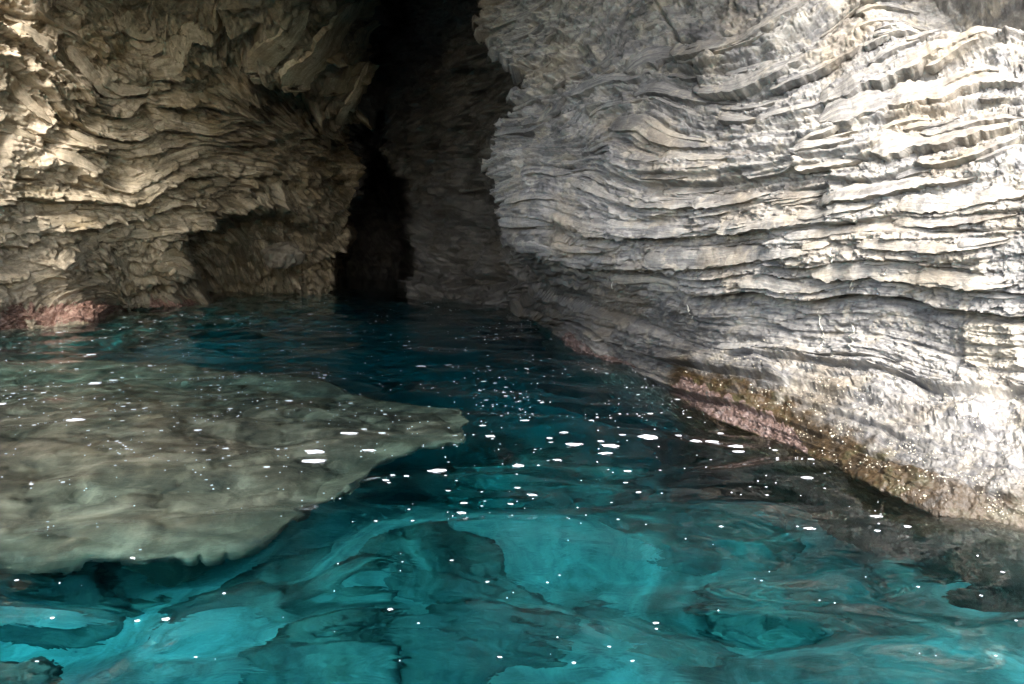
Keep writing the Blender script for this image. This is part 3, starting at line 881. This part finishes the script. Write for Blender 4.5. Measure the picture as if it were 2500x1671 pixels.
# ------------------------------------------------------------------ rock slabs standing proud of the cliffs
def slab(wall, tps, parent, mat, px, py, length, thick, proud, seed, palev=0.0):
    """one ragged plate following the bedding through px, py"""
    n_ = int(min(90, max(20, length / 5))) // 2 * 2
    # trace the level line of the strata both ways
    pts = []
    for sgn in (-1, 1):
        x, y = px, py
        seg = []
        stp = length / n_
        for k in range(n_ // 2):
            e = 2.0
            gx_ = (tps.grid(np.array([x + e]), np.array([y])) - tps.grid(np.array([x - e]), np.array([y])))[0]
            gy_ = (tps.grid(np.array([x]), np.array([y + e])) - tps.grid(np.array([x]), np.array([y - e])))[0]
            l = math.hypot(gx_, gy_) + 1e-9
            tx, ty = gy_ / l, -gx_ / l
            if tx < 0:
                tx, ty = -tx, -ty
            x, y = x + sgn * tx * stp, y + sgn * ty * stp
            seg.append((x, y, -ty, tx))
        pts = (seg[::-1] if sgn < 0 else pts + seg)
    A = np.array(pts)
    m_ = len(A)
    t = np.linspace(-1, 1, m_)
    env = np.minimum(1, ((1 + t) / 0.16) ** 0.5) * (1 - ((t + 1) / 2) ** 3.2) ** 0.75
    aa = t * length / 2
    env = env * (1 + 0.35 * vn(aa / 55 + seed, t * 0 + 1, seed)) * (1 + 0.14 * vn(aa / 15, t * 0 + 2, seed + 1))
    env = np.clip(env, 0.02, 2)
    prof_ = [(-1.0, -0.5), (-0.96, 0.30), (-0.96, 0.30), (-0.5, 0.52), (-0.05, 0.70), (0.45, 0.88), (0.86, 1.0), (0.86, 1.0), (0.93, 0.4), (0.85, -0.5)]
    rows_p = []
    ds, hs = np.array(prof_).T
    D = ds[:, None] * thick * env[None] * (1 + 0.0 * t)
    Hh = hs[:, None] * proud * (0.35 + 0.65 * np.minimum(env, 1.2))[None]
    Hh = Hh * (1 + 0.16 * vn(aa[None] / 60 + seed * 1.7, ds[:, None] * 1.2, seed + 5)) + 0.05 * proud * vn(aa[None] / 14, ds[:, None] * 2.5, seed + 6)
    D = D + 0.14 * thick * vn(aa[None] / 40, ds[:, None] * 1.2 + seed, seed + 7) + 0.13 * thick * vn(aa[None] / 12, ds[:, None] * 1.5, seed + 8)
    gx_ = A[None, :, 0] + D * A[None, :, 2]
    gy_ = A[None, :, 1] + D * A[None, :, 3]
    base, nr, pos = wall.sample(gx_, gy_)
    cent = np.median(pos.reshape(-1, 3), 0)
    dep = np.linalg.norm(cent - np.array([0, 0, CAMZ])) / F
    off = np.sum((pos - base) * nr, -1)
    om = np.convolve(np.pad(off.mean(0), 6, mode='edge'), np.ones(13) / 13, 'valid')
    lvl = np.broadcast_to(om[None], off.shape)
    V = base + nr * (lvl + Hh * dep)[..., None]
    c0 = V.reshape(-1, 3).mean(0)
    s_ = tps.grid(gx_, gy_)
    mk = np.zeros(V.shape[:2] + (4,)); mk[..., 0] = palev
    gf = grid_faces(*V.shape[:2]).reshape(V.shape[0] - 1, -1, 4)
    gf = np.concatenate([gf[:1], gf[2:6], gf[7:]]).reshape(-1, 4)          # creases at the plate's two edges
    me = make_mesh('rock_slab', V - c0, gf, mat, True,
                   {'suv': ('FLOAT_VECTOR', np.stack([gx_ / 100 + seed * 0.37, s_, 0 * s_], -1)), 'mask': ('FLOAT_COLOR', mk)})
    return link('rock_slab', me, parent=parent, loc=tuple(c0))


random.seed(5)
big = [(2260, 250, 520, 34, 24, .1), (2330, 350, 380, 28, 24, .1), (2200, 180, 420, 30, 24, .1), (1850, 215, 300, 28, 24, .05), (1640, 150, 220, 24, 20, 0), (1800, 620, 420, 22, 18, 0), (2250, 660, 480, 24, 20, .15), (2380, 500, 330, 22, 18, .1), (1560, 560, 300, 18, 16, 0), (2010, 345, 120, 15, 16, .3), (2030, 375, 150, 12, 18, .1), (2040, 410, 150, 15, 16, .2), (2200, 468, 400, 17, 26, .15), (2330, 150, 150, 13, 16, .2), (2190, 95, 110, 12, 12, .2),
       (2150, 118, 80, 11, 12, .1), (2260, 105, 90, 11, 14, .1), (2170, 40, 150, 10, 12, 0), (2280, 62, 60, 12, 12, .3), (2420, 95, 160, 12, 14, .3), (1810, 300, 90, 14, 18, .1), (1620, 345, 260, 20, 16, 0),
       (1800, 490, 190, 15, 18, 0), (1900, 545, 260, 16, 18, .1), (1650, 500, 240, 14, 16, .15), (1480, 475, 180, 14, 14, .2), (1730, 395, 190, 10, 14, .3), (2100, 560, 320, 10, 14, 0), (2350, 545, 300, 12, 16, 0),
       (2300, 600, 360, 12, 16, 0), (2320, 680, 360, 17, 22, .25), (1950, 690, 240, 16, 18, .15), (2060, 520, 200, 12, 20, .2), (1660, 240, 220, 17, 18, 0), (1500, 210, 200, 16, 18, 0), (1760, 150, 230, 20, 22, .1),
       (1900, 90, 240, 14, 16, .1), (2000, 190, 240, 14, 16, 0), (2260, 235, 380, 18, 20, .1), (2380, 320, 260, 16, 18, 0), (2380, 400, 260, 14, 18, .1), (1850, 850, 180, 10, 10, 0), (2080, 870, 240, 10, 12, 0),
       (2230, 930, 220, 12, 12, 0), (1340, 420, 130, 14, 14, 0), (1300, 480, 120, 12, 12, 0), (1290, 540, 110, 12, 12, 0), (1290, 330, 130, 12, 14, 0), (1350, 290, 120, 12, 14, 0)]
for i, (x, y, l, t, pr, pv_) in enumerate(big):
    slab(WR, T_RIGHT, cliff_right, M_RIGHT, x, y, l, t, pr, 400 + i, pv_)
for i in range(90):
    x = random.uniform(1290, 2480); y = random.uniform(10, min(720, wl_right(x) - 130))
    slab(WR, T_RIGHT, cliff_right, M_RIGHT, x, y, random.uniform(50, 190), random.uniform(4, 10), random.uniform(6, 13), 600 + i, random.choice([0, 0, 0, .3]))
for i, (x, y, l, t, pr, pv_) in enumerate([(220, 185, 190, 20, 20, .3), (90, 110, 170, 18, 18, .2), (300, 215, 130, 16, 18, .4), (60, 250, 150, 18, 16, .5), (240, 350, 170, 12, 14, .2), (190, 400, 160, 16, 14, .4),
                                           (430, 235, 170, 13, 16, 0), (440, 300, 150, 12, 12, 0), (470, 360, 200, 8, 10, 0), (540, 345, 180, 7, 9, 0), (380, 440, 180, 9, 10, 0), (100, 540, 210, 14, 14, .3),
                                           (200, 600, 220, 12, 14, .2), (120, 650, 240, 12, 14, 0), (330, 560, 180, 10, 12, 0), (420, 130, 150, 18, 16, 0), (340, 80, 130, 22, 16, .1), (480, 60, 130, 22, 16, .1),
                                           (140, 60, 150, 16, 16, .2), (650, 75, 220, 24, 16, .15), (735, 70, 260, 26, 16, .1), (800, 110, 260, 18, 12, .1), (700, 190, 150, 12, 10, 0), (790, 260, 220, 9, 10, .3)]):
    slab(WLW, T_LEFT, cliff_left, M_LEFT, x, y, l, t, pr, 800 + i, pv_)
for i in range(45):
    x = random.uniform(10, 640); y = random.uniform(20, 660)
    slab(WLW, T_LEFT, cliff_left, M_LEFT, x, y, random.uniform(50, 150), random.uniform(4, 9), random.uniform(5, 10), 900 + i, random.choice([0, 0, 0, .3]))

# mineral streaks: thin calcite ribbons on the right cliff
M_VEIN = simple_rock('white_calcite', (0.40, 0.37, 0.29), (0.55, 0.52, 0.43), (0.62, 0.6, 0.52), 9.0, 0.7, 0.2)
for i, pts_ in enumerate([[(2002, 755), (2003, 785), (2010, 800), (2016, 830), (2024, 862), (2031, 880)], [(2078, 786), (2088, 806), (2089, 822), (2099, 840), (2106, 862), (2112, 882)],
                          [(1696, 735), (1702, 755), (1704, 783)], [(1496, 668), (1503, 680), (1508, 705)], [(2092, 665), (2098, 680), (2096, 705)],
                          [(2055, 600), (2059, 622), (2058, 645)], [(1528, 672), (1534, 690)]]):
    A = np.array(pts_, float)
    tq = np.linspace(0, len(A) - 1, 26)
    cx_, cy_ = np.interp(tq, np.arange(len(A)), A[:, 0]), np.interp(tq, np.arange(len(A)), A[:, 1])
    cx_ = cx_ + 1.2 * vn(tq * 3, tq * 0, 70 + i)
    wd = (1.6 + 1.0 * (i in (1, 7))) * (1 + 0.5 * vn(tq * 4, tq * 0 + 1, 71 + i)) * np.clip(np.minimum(tq, len(A) - 1 - tq) * 4, 0.25, 1)
    off = np.array([-1.0, -0.5, 0.5, 1.0]); hh = np.array([-1.0, 1.3, 1.3, -1.0])
    gx_, gy_ = cx_[None] + off[:, None] * wd[None], np.broadcast_to(cy_[None], (4, 26))
    base, nr, pos = WR.sample(gx_, gy_)
    V = pos + nr * (hh[:, None] * (8.5 / F) * np.ones(26))[..., None]
    c0 = V.reshape(-1, 3).mean(0)
    link('mineral_streak', make_mesh('mineral_streak', V - c0, grid_faces(4, 26), M_VEIN), parent=cliff_right, loc=tuple(c0))

# ------------------------------------------------------------------ algae crusts along the waterline
def crust_material(name, c0, c1, c2):
    m = simple_rock(name, c0, c1, c2, 11.0, 0.55, 0.9)
    return m


M_PINK = crust_material('pink_coralline_crust', (0.08, 0.04, 0.025), (0.26, 0.145, 0.105), (0.44, 0.31, 0.245))
M_MAUVE = crust_material('mauve_coralline_crust', (0.03, 0.018, 0.012), (0.085, 0.052, 0.042), (0.20, 0.15, 0.135))


def crust(name, wall, wl, x0, x1, top, below, proud, seed, label, mat, scale):
    xs = np.arange(x0, x1, 2.0)
    nr_ = 34
    tq = np.linspace(0, 1, nr_)
    endf = np.clip(np.minimum(xs - x0, x1 - xs) / 25.0, 0, 1)
    tp = np.interp(xs, [p_[0] for p_ in top], [p_[1] for p_ in top]) * (1 + 0.35 * vn(xs / 16, xs * 0, seed) + 0.2 * vn(xs / 6, xs * 0, seed + 1))
    gy_ = wl(xs)[None] - tp[None] * endf[None] + (tp * endf + below)[None] * tq[:, None]
    gx_ = np.broadcast_to(xs[None], gy_.shape)
    base, nr, pos = wall.sample(gx_, gy_)
    sc_ = np.median(np.linalg.norm(pos.reshape(-1, 3), axis=1)) / F
    _, e = cells(gx_ / scale, gy_ / (scale * 0.75), seed + 3)
    h = proud * (0.5 + 0.6 * fbm(gx_ / 14, gy_ / 9, seed + 2, 3)) * sst(0.0, 0.35, e)
    h = h * np.minimum(1, np.sin(np.clip(tq, 0, 1) * math.pi)[:, None] * 1.8) - 0.3 * proud * (tq < 0.04)[:, None]
    h = np.where(endf[None] < 0.05, -proud * 0.5, h)
    V = pos + nr * (h * sc_)[..., None]
    return link(name, make_mesh(name, V, grid_faces(*V.shape[:2]), mat), label=label, cat='algae')


crust('coralline_crust', WLW, wl_left, -30, 345, [(-30, 62), (60, 58), (120, 34), (200, 36), (260, 20), (345, 10)], 14, 9, 501,
      'rough pink crust of algae at the waterline at the far left edge', M_PINK, 9)
crust('coralline_crust', WLW, wl_left, 335, 640, [(335, 26), (370, 34), (430, 30), (560, 22), (640, 8)], 10, 7, 511,
      'narrow dull pink crust of algae running back along the waterline towards the dark alcove', M_PINK, 8)
crust('coralline_crust', WR, wl_right, 1400, 1585, [(1400, 18), (1440, 26), (1500, 18), (1585, 8)], 8, 5, 521,
      'small pinkish crust of algae at the waterline under the dark prow of the right cliff', M_MAUVE, 7)
crust('coralline_crust', WR, wl_right, 1662, 1985, [(1662, 40), (1700, 46), (1800, 44), (1900, 40), (1950, 26), (1985, 8)], 12, 7, 531,
      'mauve and brown crust of algae along the waterline at the foot of the right cliff', M_MAUVE, 9)

# barnacles: tiny pale shells on the wet foot of the right cliff
M_BARN = simple_rock('pale_barnacle_shell', (0.35, 0.31, 0.22), (0.5, 0.46, 0.36), (0.62, 0.6, 0.52), 20.0, 0.25, 0.1)
nb = 1500
bxs = rng.uniform(1660, 2500, nb * 3)
bab = rng.uniform(0, 1, nb * 3)
btop = np.interp(bxs, [1660, 1750, 2000, 2200, 2500], [60, 200, 260, 300, 320])
bys = wl_right(bxs) - bab * btop
dens = sst(-0.25, 0.45, fbm(bxs / 60, bys / 30, 551)) * np.interp(bxs, [1660, 2000, 2500], [0.25, 0.7, 0.9])
kp = rng.uniform(0, 1, len(bxs)) < dens
bxs, bys = bxs[kp][:nb], bys[kp][:nb]
base, nr, pos = WR.sample(bxs, bys)
sz_ = rng.uniform(0.003, 0.0075, len(bxs)) * np.where(rng.uniform(0, 1, len(bxs)) > 0.93, 1.8, 1.0)
tv = np.cross(nr, np.array([0, 0, 1.0])); tv /= np.linalg.norm(tv, axis=1, keepdims=True) + 1e-9
bv = np.cross(nr, tv)
Vb, Fb = [], []
ang = np.arange(5) / 5 * 2 * math.pi
ring = tv[:, None] * np.cos(ang)[None, :, None] + bv[:, None] * np.sin(ang)[None, :, None]
low = pos[:, None] + ring * sz_[:, None, None] - nr[:, None] * sz_[:, None, None] * 0.3
topv = pos[:, None] + ring * sz_[:, None, None] * 0.55 + nr[:, None] * sz_[:, None, None] * 0.8
Vb = np.concatenate([low, topv], 1).reshape(-1, 3)
k0 = np.arange(len(bxs))[:, None] * 10
fs = []
for a in range(5):
    b2 = (a + 1) % 5
    fs.append(np.c_[k0 + a, k0 + b2, k0 + 5 + b2, k0 + 5 + a])
fs.append(np.c_[k0 + 5, k0 + 6, k0 + 7, k0 + 9]); fs.append(np.c_[k0 + 7, k0 + 8, k0 + 9, k0 + 9])
fs = np.concatenate(fs)
fs = fs[:len(bxs) * 6]
link('barnacles', make_mesh('barnacles', Vb, fs, M_BARN, False), kind='stuff', label='tiny pale barnacles speckling the wet foot of the right cliff', cat='barnacles')

# ------------------------------------------------------------------ foam flecks on the water
M_FOAM, nt, out = nodes_of('white_sea_foam')
b = N(nt, 'ShaderNodeBsdfPrincipled', i_Roughness=0.6)
b.inputs['Base Color'].default_value = (0.56, 0.58, 0.62, 1)
nt.links.new(b.outputs['BSDF'], out.inputs['Surface'])


def foam_mesh(seed, nseg=18):
    a = np.arange(nseg) / nseg * 2 * math.pi
    r = 1 + 0.5 * vn(np.cos(a) * 1.4 + seed, np.sin(a) * 1.4, seed) + 0.3 * vn(np.cos(a) * 4, np.sin(a) * 4 + seed, seed + 1)
    rings = [(1.0, -0.10), (0.96, 0.10), (0.7, 0.22), (0.35, 0.28)]
    V = [np.stack([np.cos(a) * r * k, np.sin(a) * r * k, np.full(nseg, z)], -1) for k, z in rings]
    V = np.concatenate(V + [np.array([[0, 0, 0.29]])])
    fcs = []
    for q in range(3):
        for s_ in range(nseg):
            t_ = (s_ + 1) % nseg
            fcs.append((q * nseg + s_, q * nseg + t_, (q + 1) * nseg + t_, (q + 1) * nseg + s_))
    for s_ in range(0, nseg, 2):
        fcs.append((3 * nseg + s_, 3 * nseg + s_ + 1, 3 * nseg + (s_ + 2) % nseg, 4 * nseg))
    return make_mesh('foam_fleck', V, np.array(fcs), M_FOAM)


FM = [foam_mesh(601 + k) for k in range(8)]
Z4 = lambda z: (1200 + z[0] / 1.805, 600 + z[1] / 1.805)
Z5 = lambda z: (z[0] / 1.805, 850 + z[1] / 1.805)
Z6 = lambda z: (1100 + z[0] / 1.676, 950 + z[1] / 1.676)
FLECKS = [(Z4(z), w) for z, w in (((120, 970), 20), ((290, 960), 12), ((600, 995), 11), ((525, 902), 26), ((690, 855), 30), ((365, 892), 30), ((480, 885), 10), ((575, 850), 10), ((1010, 813), 10), ((825, 828), 9),
          ((1090, 905), 16), ((1080, 880), 20), ((1392, 1025), 17), ((1405, 955), 9), ((1402, 1230), 17), ((1700, 1252), 8), ((1833, 1240), 11), ((1700, 1188), 16), ((1467, 937), 9), ((1250, 898), 7),
          ((900, 862), 16), ((700, 738), 9), ((145, 778), 14), ((590, 1053), 7), ((648, 1090), 10), ((180, 1100), 16), ((115, 1070), 8), ((85, 1130), 9), ((320, 826), 14), ((255, 845), 10), ((500, 935), 22), ((970, 852), 18))]
FLECKS += [(Z5(z), w) for z, w in (((340, 335), 28), ((1390, 460), 30), ((1385, 498), 32), ((1630, 458), 20), ((1928, 530), 30), ((1700, 592), 12), ((1730, 558), 8), ((1790, 565), 8), ((2045, 668), 13),
          ((2035, 702), 14), ((1975, 622), 7), ((730, 1163), 11), ((603, 1168), 8), ((585, 948), 8), ((1720, 1178), 9), ((1990, 962), 6), ((1845, 1245), 5), ((2200, 1370), 6), ((1540, 385), 24),
          ((1685, 372), 11), ((1605, 360), 9), ((1175, 527), 10), ((420, 147), 17), ((400, 28), 13), ((1855, 75), 17), ((1985, 65), 15), ((500, 137), 11), ((1275, 238), 11), ((10, 247), 10), ((230, 1187), 6), ((2160, 393), 16))]
FLECKS += [(Z6(z), w) for z, w in (((840, 932), 9), ((2315, 940), 5), ((205, 1105), 6), ((745, 1103), 6), ((650, 1045), 6), ((505, 1120), 7))]
random.seed(11)
pts_ = []


def wl_far(px):
    return max(np.interp(px, WL_L[:, 0], WL_L[:, 1]) if px < 1275 else 0, wl_right(px) if px >= 1275 else 0)


tries = 0
while len(pts_) < 1000 and tries < 40000:
    tries += 1
    px = random.uniform(0, 2500)
    py = 735 + 930 * random.random() ** 1.5
    if py < wl_far(px) + 14 or (px > 1250 and py < wl_right(px) + 16):
        continue
    dens = 0.10 + 0.9 * math.exp(-((py - 950) / 190) ** 2)
    dens *= 0.12 + 1.3 * max(0, float(vn(px / 190, py / 45, 621)) + 0.5 * float(vn(px / 60, py / 14, 622)) + 0.15)
    if py > 1300: dens *= 0.5
    if random.random() < dens:
        # screen width in design px: few large, most specks
        w = min(14, 3.0 * math.exp(random.gauss(0, 0.5))) * (0.8 + 0.3 * (py - 735) / 500)
        pts_.append(((px, py), w))
pts_.sort(key=lambda q: -q[1])
allf = [(q, True) for q in FLECKS] + [(q, False) for q in pts_]


def fleck_size(px, py, w):
    p = water_hit(px, py)
    return p, w * 0.5 * math.hypot(p[0], p[1]) / F


def zone(px, py):
    a = 'far back by the dark cave' if py < 860 else ('mid water before the cave' if py < 1120 else 'near water')
    return a


named = {0: 'oval white foam fleck', }
NI = 300
_nm = {Z4((120, 970)): 'oval white foam fleck floating just right of the sunken shelf tip',
       Z4((690, 855)): 'widest foam streak in the teal water left of the brown algae band',
       Z4((365, 892)): 'long thin foam streak in mid water, leftmost of a row of three streaks',
       Z4((525, 902)): 'foam streak in the middle of a row of three streaks in mid water',
       Z4((1392, 1025)): 'lone oval foam fleck close off the brown algae foot of the right cliff',
       Z4((1402, 1230)): 'oval foam fleck directly below the one off the algae foot of the right cliff',
       Z4((1833, 1240)): 'rightmost foam fleck close below the white foot of the right cliff',
       Z5((340, 335)): 'largest white foam fleck over the submerged shelf near the left edge',
       Z5((1390, 460)): 'upper of two parallel foam streaks over the middle of the submerged shelf',
       Z5((1385, 498)): 'lower of two parallel foam streaks over the middle of the submerged shelf',
       Z5((1630, 458)): 'oval foam fleck right of the two parallel streaks over the submerged shelf',
       Z5((1928, 530)): 'long foam streak in dark water just beside the shelf edge near its tip',
       Z5((730, 1163)): 'larger of two foam dots side by side on the near water below the shelf',
       Z5((603, 1168)): 'smaller of two foam dots side by side on the near water below the shelf',
       Z5((2045, 668)): 'upper of two close foam flecks above the central turquoise sand patch',
       Z5((2035, 702)): 'lower of two close foam flecks above the central turquoise sand patch',
       Z6((2315, 940)): 'foam dot at the far right edge of the foreground water',
       Z6((840, 932)): 'lone foam fleck on the foreground water right of centre'}
NAMED = {(round(k_[0]), round(k_[1])): v_ for k_, v_ in _nm.items()}
for k, (((px, py), w), is_big) in enumerate(allf[:NI]):
    p, s_ = fleck_size(px, py, w * (1.25 if is_big else 1.0))
    o = bpy.data.objects.new('foam_fleck', FM[k % 8])
    COL.objects.link(o)
    asp = random.uniform(0.55, 1.0) if w < 12 else random.uniform(0.35, 0.6) * (1.2 if py > 1100 else 1.4)
    o.scale = (s_ * 1.15, s_ * asp * 1.2, min(0.02, s_ * 0.25))
    o.rotation_euler = (0, 0, random.uniform(-0.25, 0.25))
    o.location = (p[0], p[1], float(wave(p[0], p[1])) + 0.004)
    over = (px < 1130 and 880 < py < 1400 and px < 1130 - max(0, (py - 1090)) * 2.2)
    if over:
        lab, g = 'small white foam fleck scattered over the pale submerged shelf', 'foam flecks over the submerged shelf'
    elif py < 900:
        lab, g = 'small white foam fleck floating in the dark water before the cave', 'foam flecks in the dark water before the cave'
    elif py < 1250:
        lab, g = 'small white foam fleck drifting in the teal water beside the right cliff', 'foam flecks in the teal water by the right cliff'
    else:
        lab, g = 'small white foam fleck on the clear turquoise foreground water', 'foam flecks on the foreground water'
    key_ = (round(px), round(py))
    o['label'], o['category'] = NAMED.get(key_, lab), 'foam'
    if key_ not in NAMED:
        o['group'] = g
# the rest: specks too many to count
Vs, Fs = [], []
base_v = np.array([FM[0].vertices[i].co[:] for i in range(len(FM[0].vertices))])
a6 = np.arange(6) / 6 * 2 * math.pi
for ((px, py), w), _ in allf[NI:]:
    p, s_ = fleck_size(px, py, w)
    z = float(wave(p[0], p[1]))
    rr2 = s_ * (1 + 0.3 * np.array([random.uniform(-1, 1) for _ in range(6)]))
    lo = np.stack([p[0] + np.cos(a6) * rr2, p[1] + np.sin(a6) * rr2 * 1.0, np.full(6, z - 0.001)], -1)
    hi = np.stack([p[0] + np.cos(a6) * rr2 * 0.8, p[1] + np.sin(a6) * rr2 * 0.8, np.full(6, z + 0.2 * s_ + 0.002)], -1)
    b0 = len(Vs) * 12
    Vs.append(np.concatenate([lo, hi]))
    for q in range(6):
        Fs.append((b0 + q, b0 + (q + 1) % 6, b0 + 6 + (q + 1) % 6, b0 + 6 + q))
    Fs.append((b0 + 6, b0 + 7, b0 + 8, b0 + 9)); Fs.append((b0 + 9, b0 + 10, b0 + 11, b0 + 6))
if Vs:
    link('foam_specks', make_mesh('foam_specks', np.concatenate(Vs), np.array(Fs), M_FOAM), kind='stuff', label='fine white foam specks scattered over the water', cat='foam')
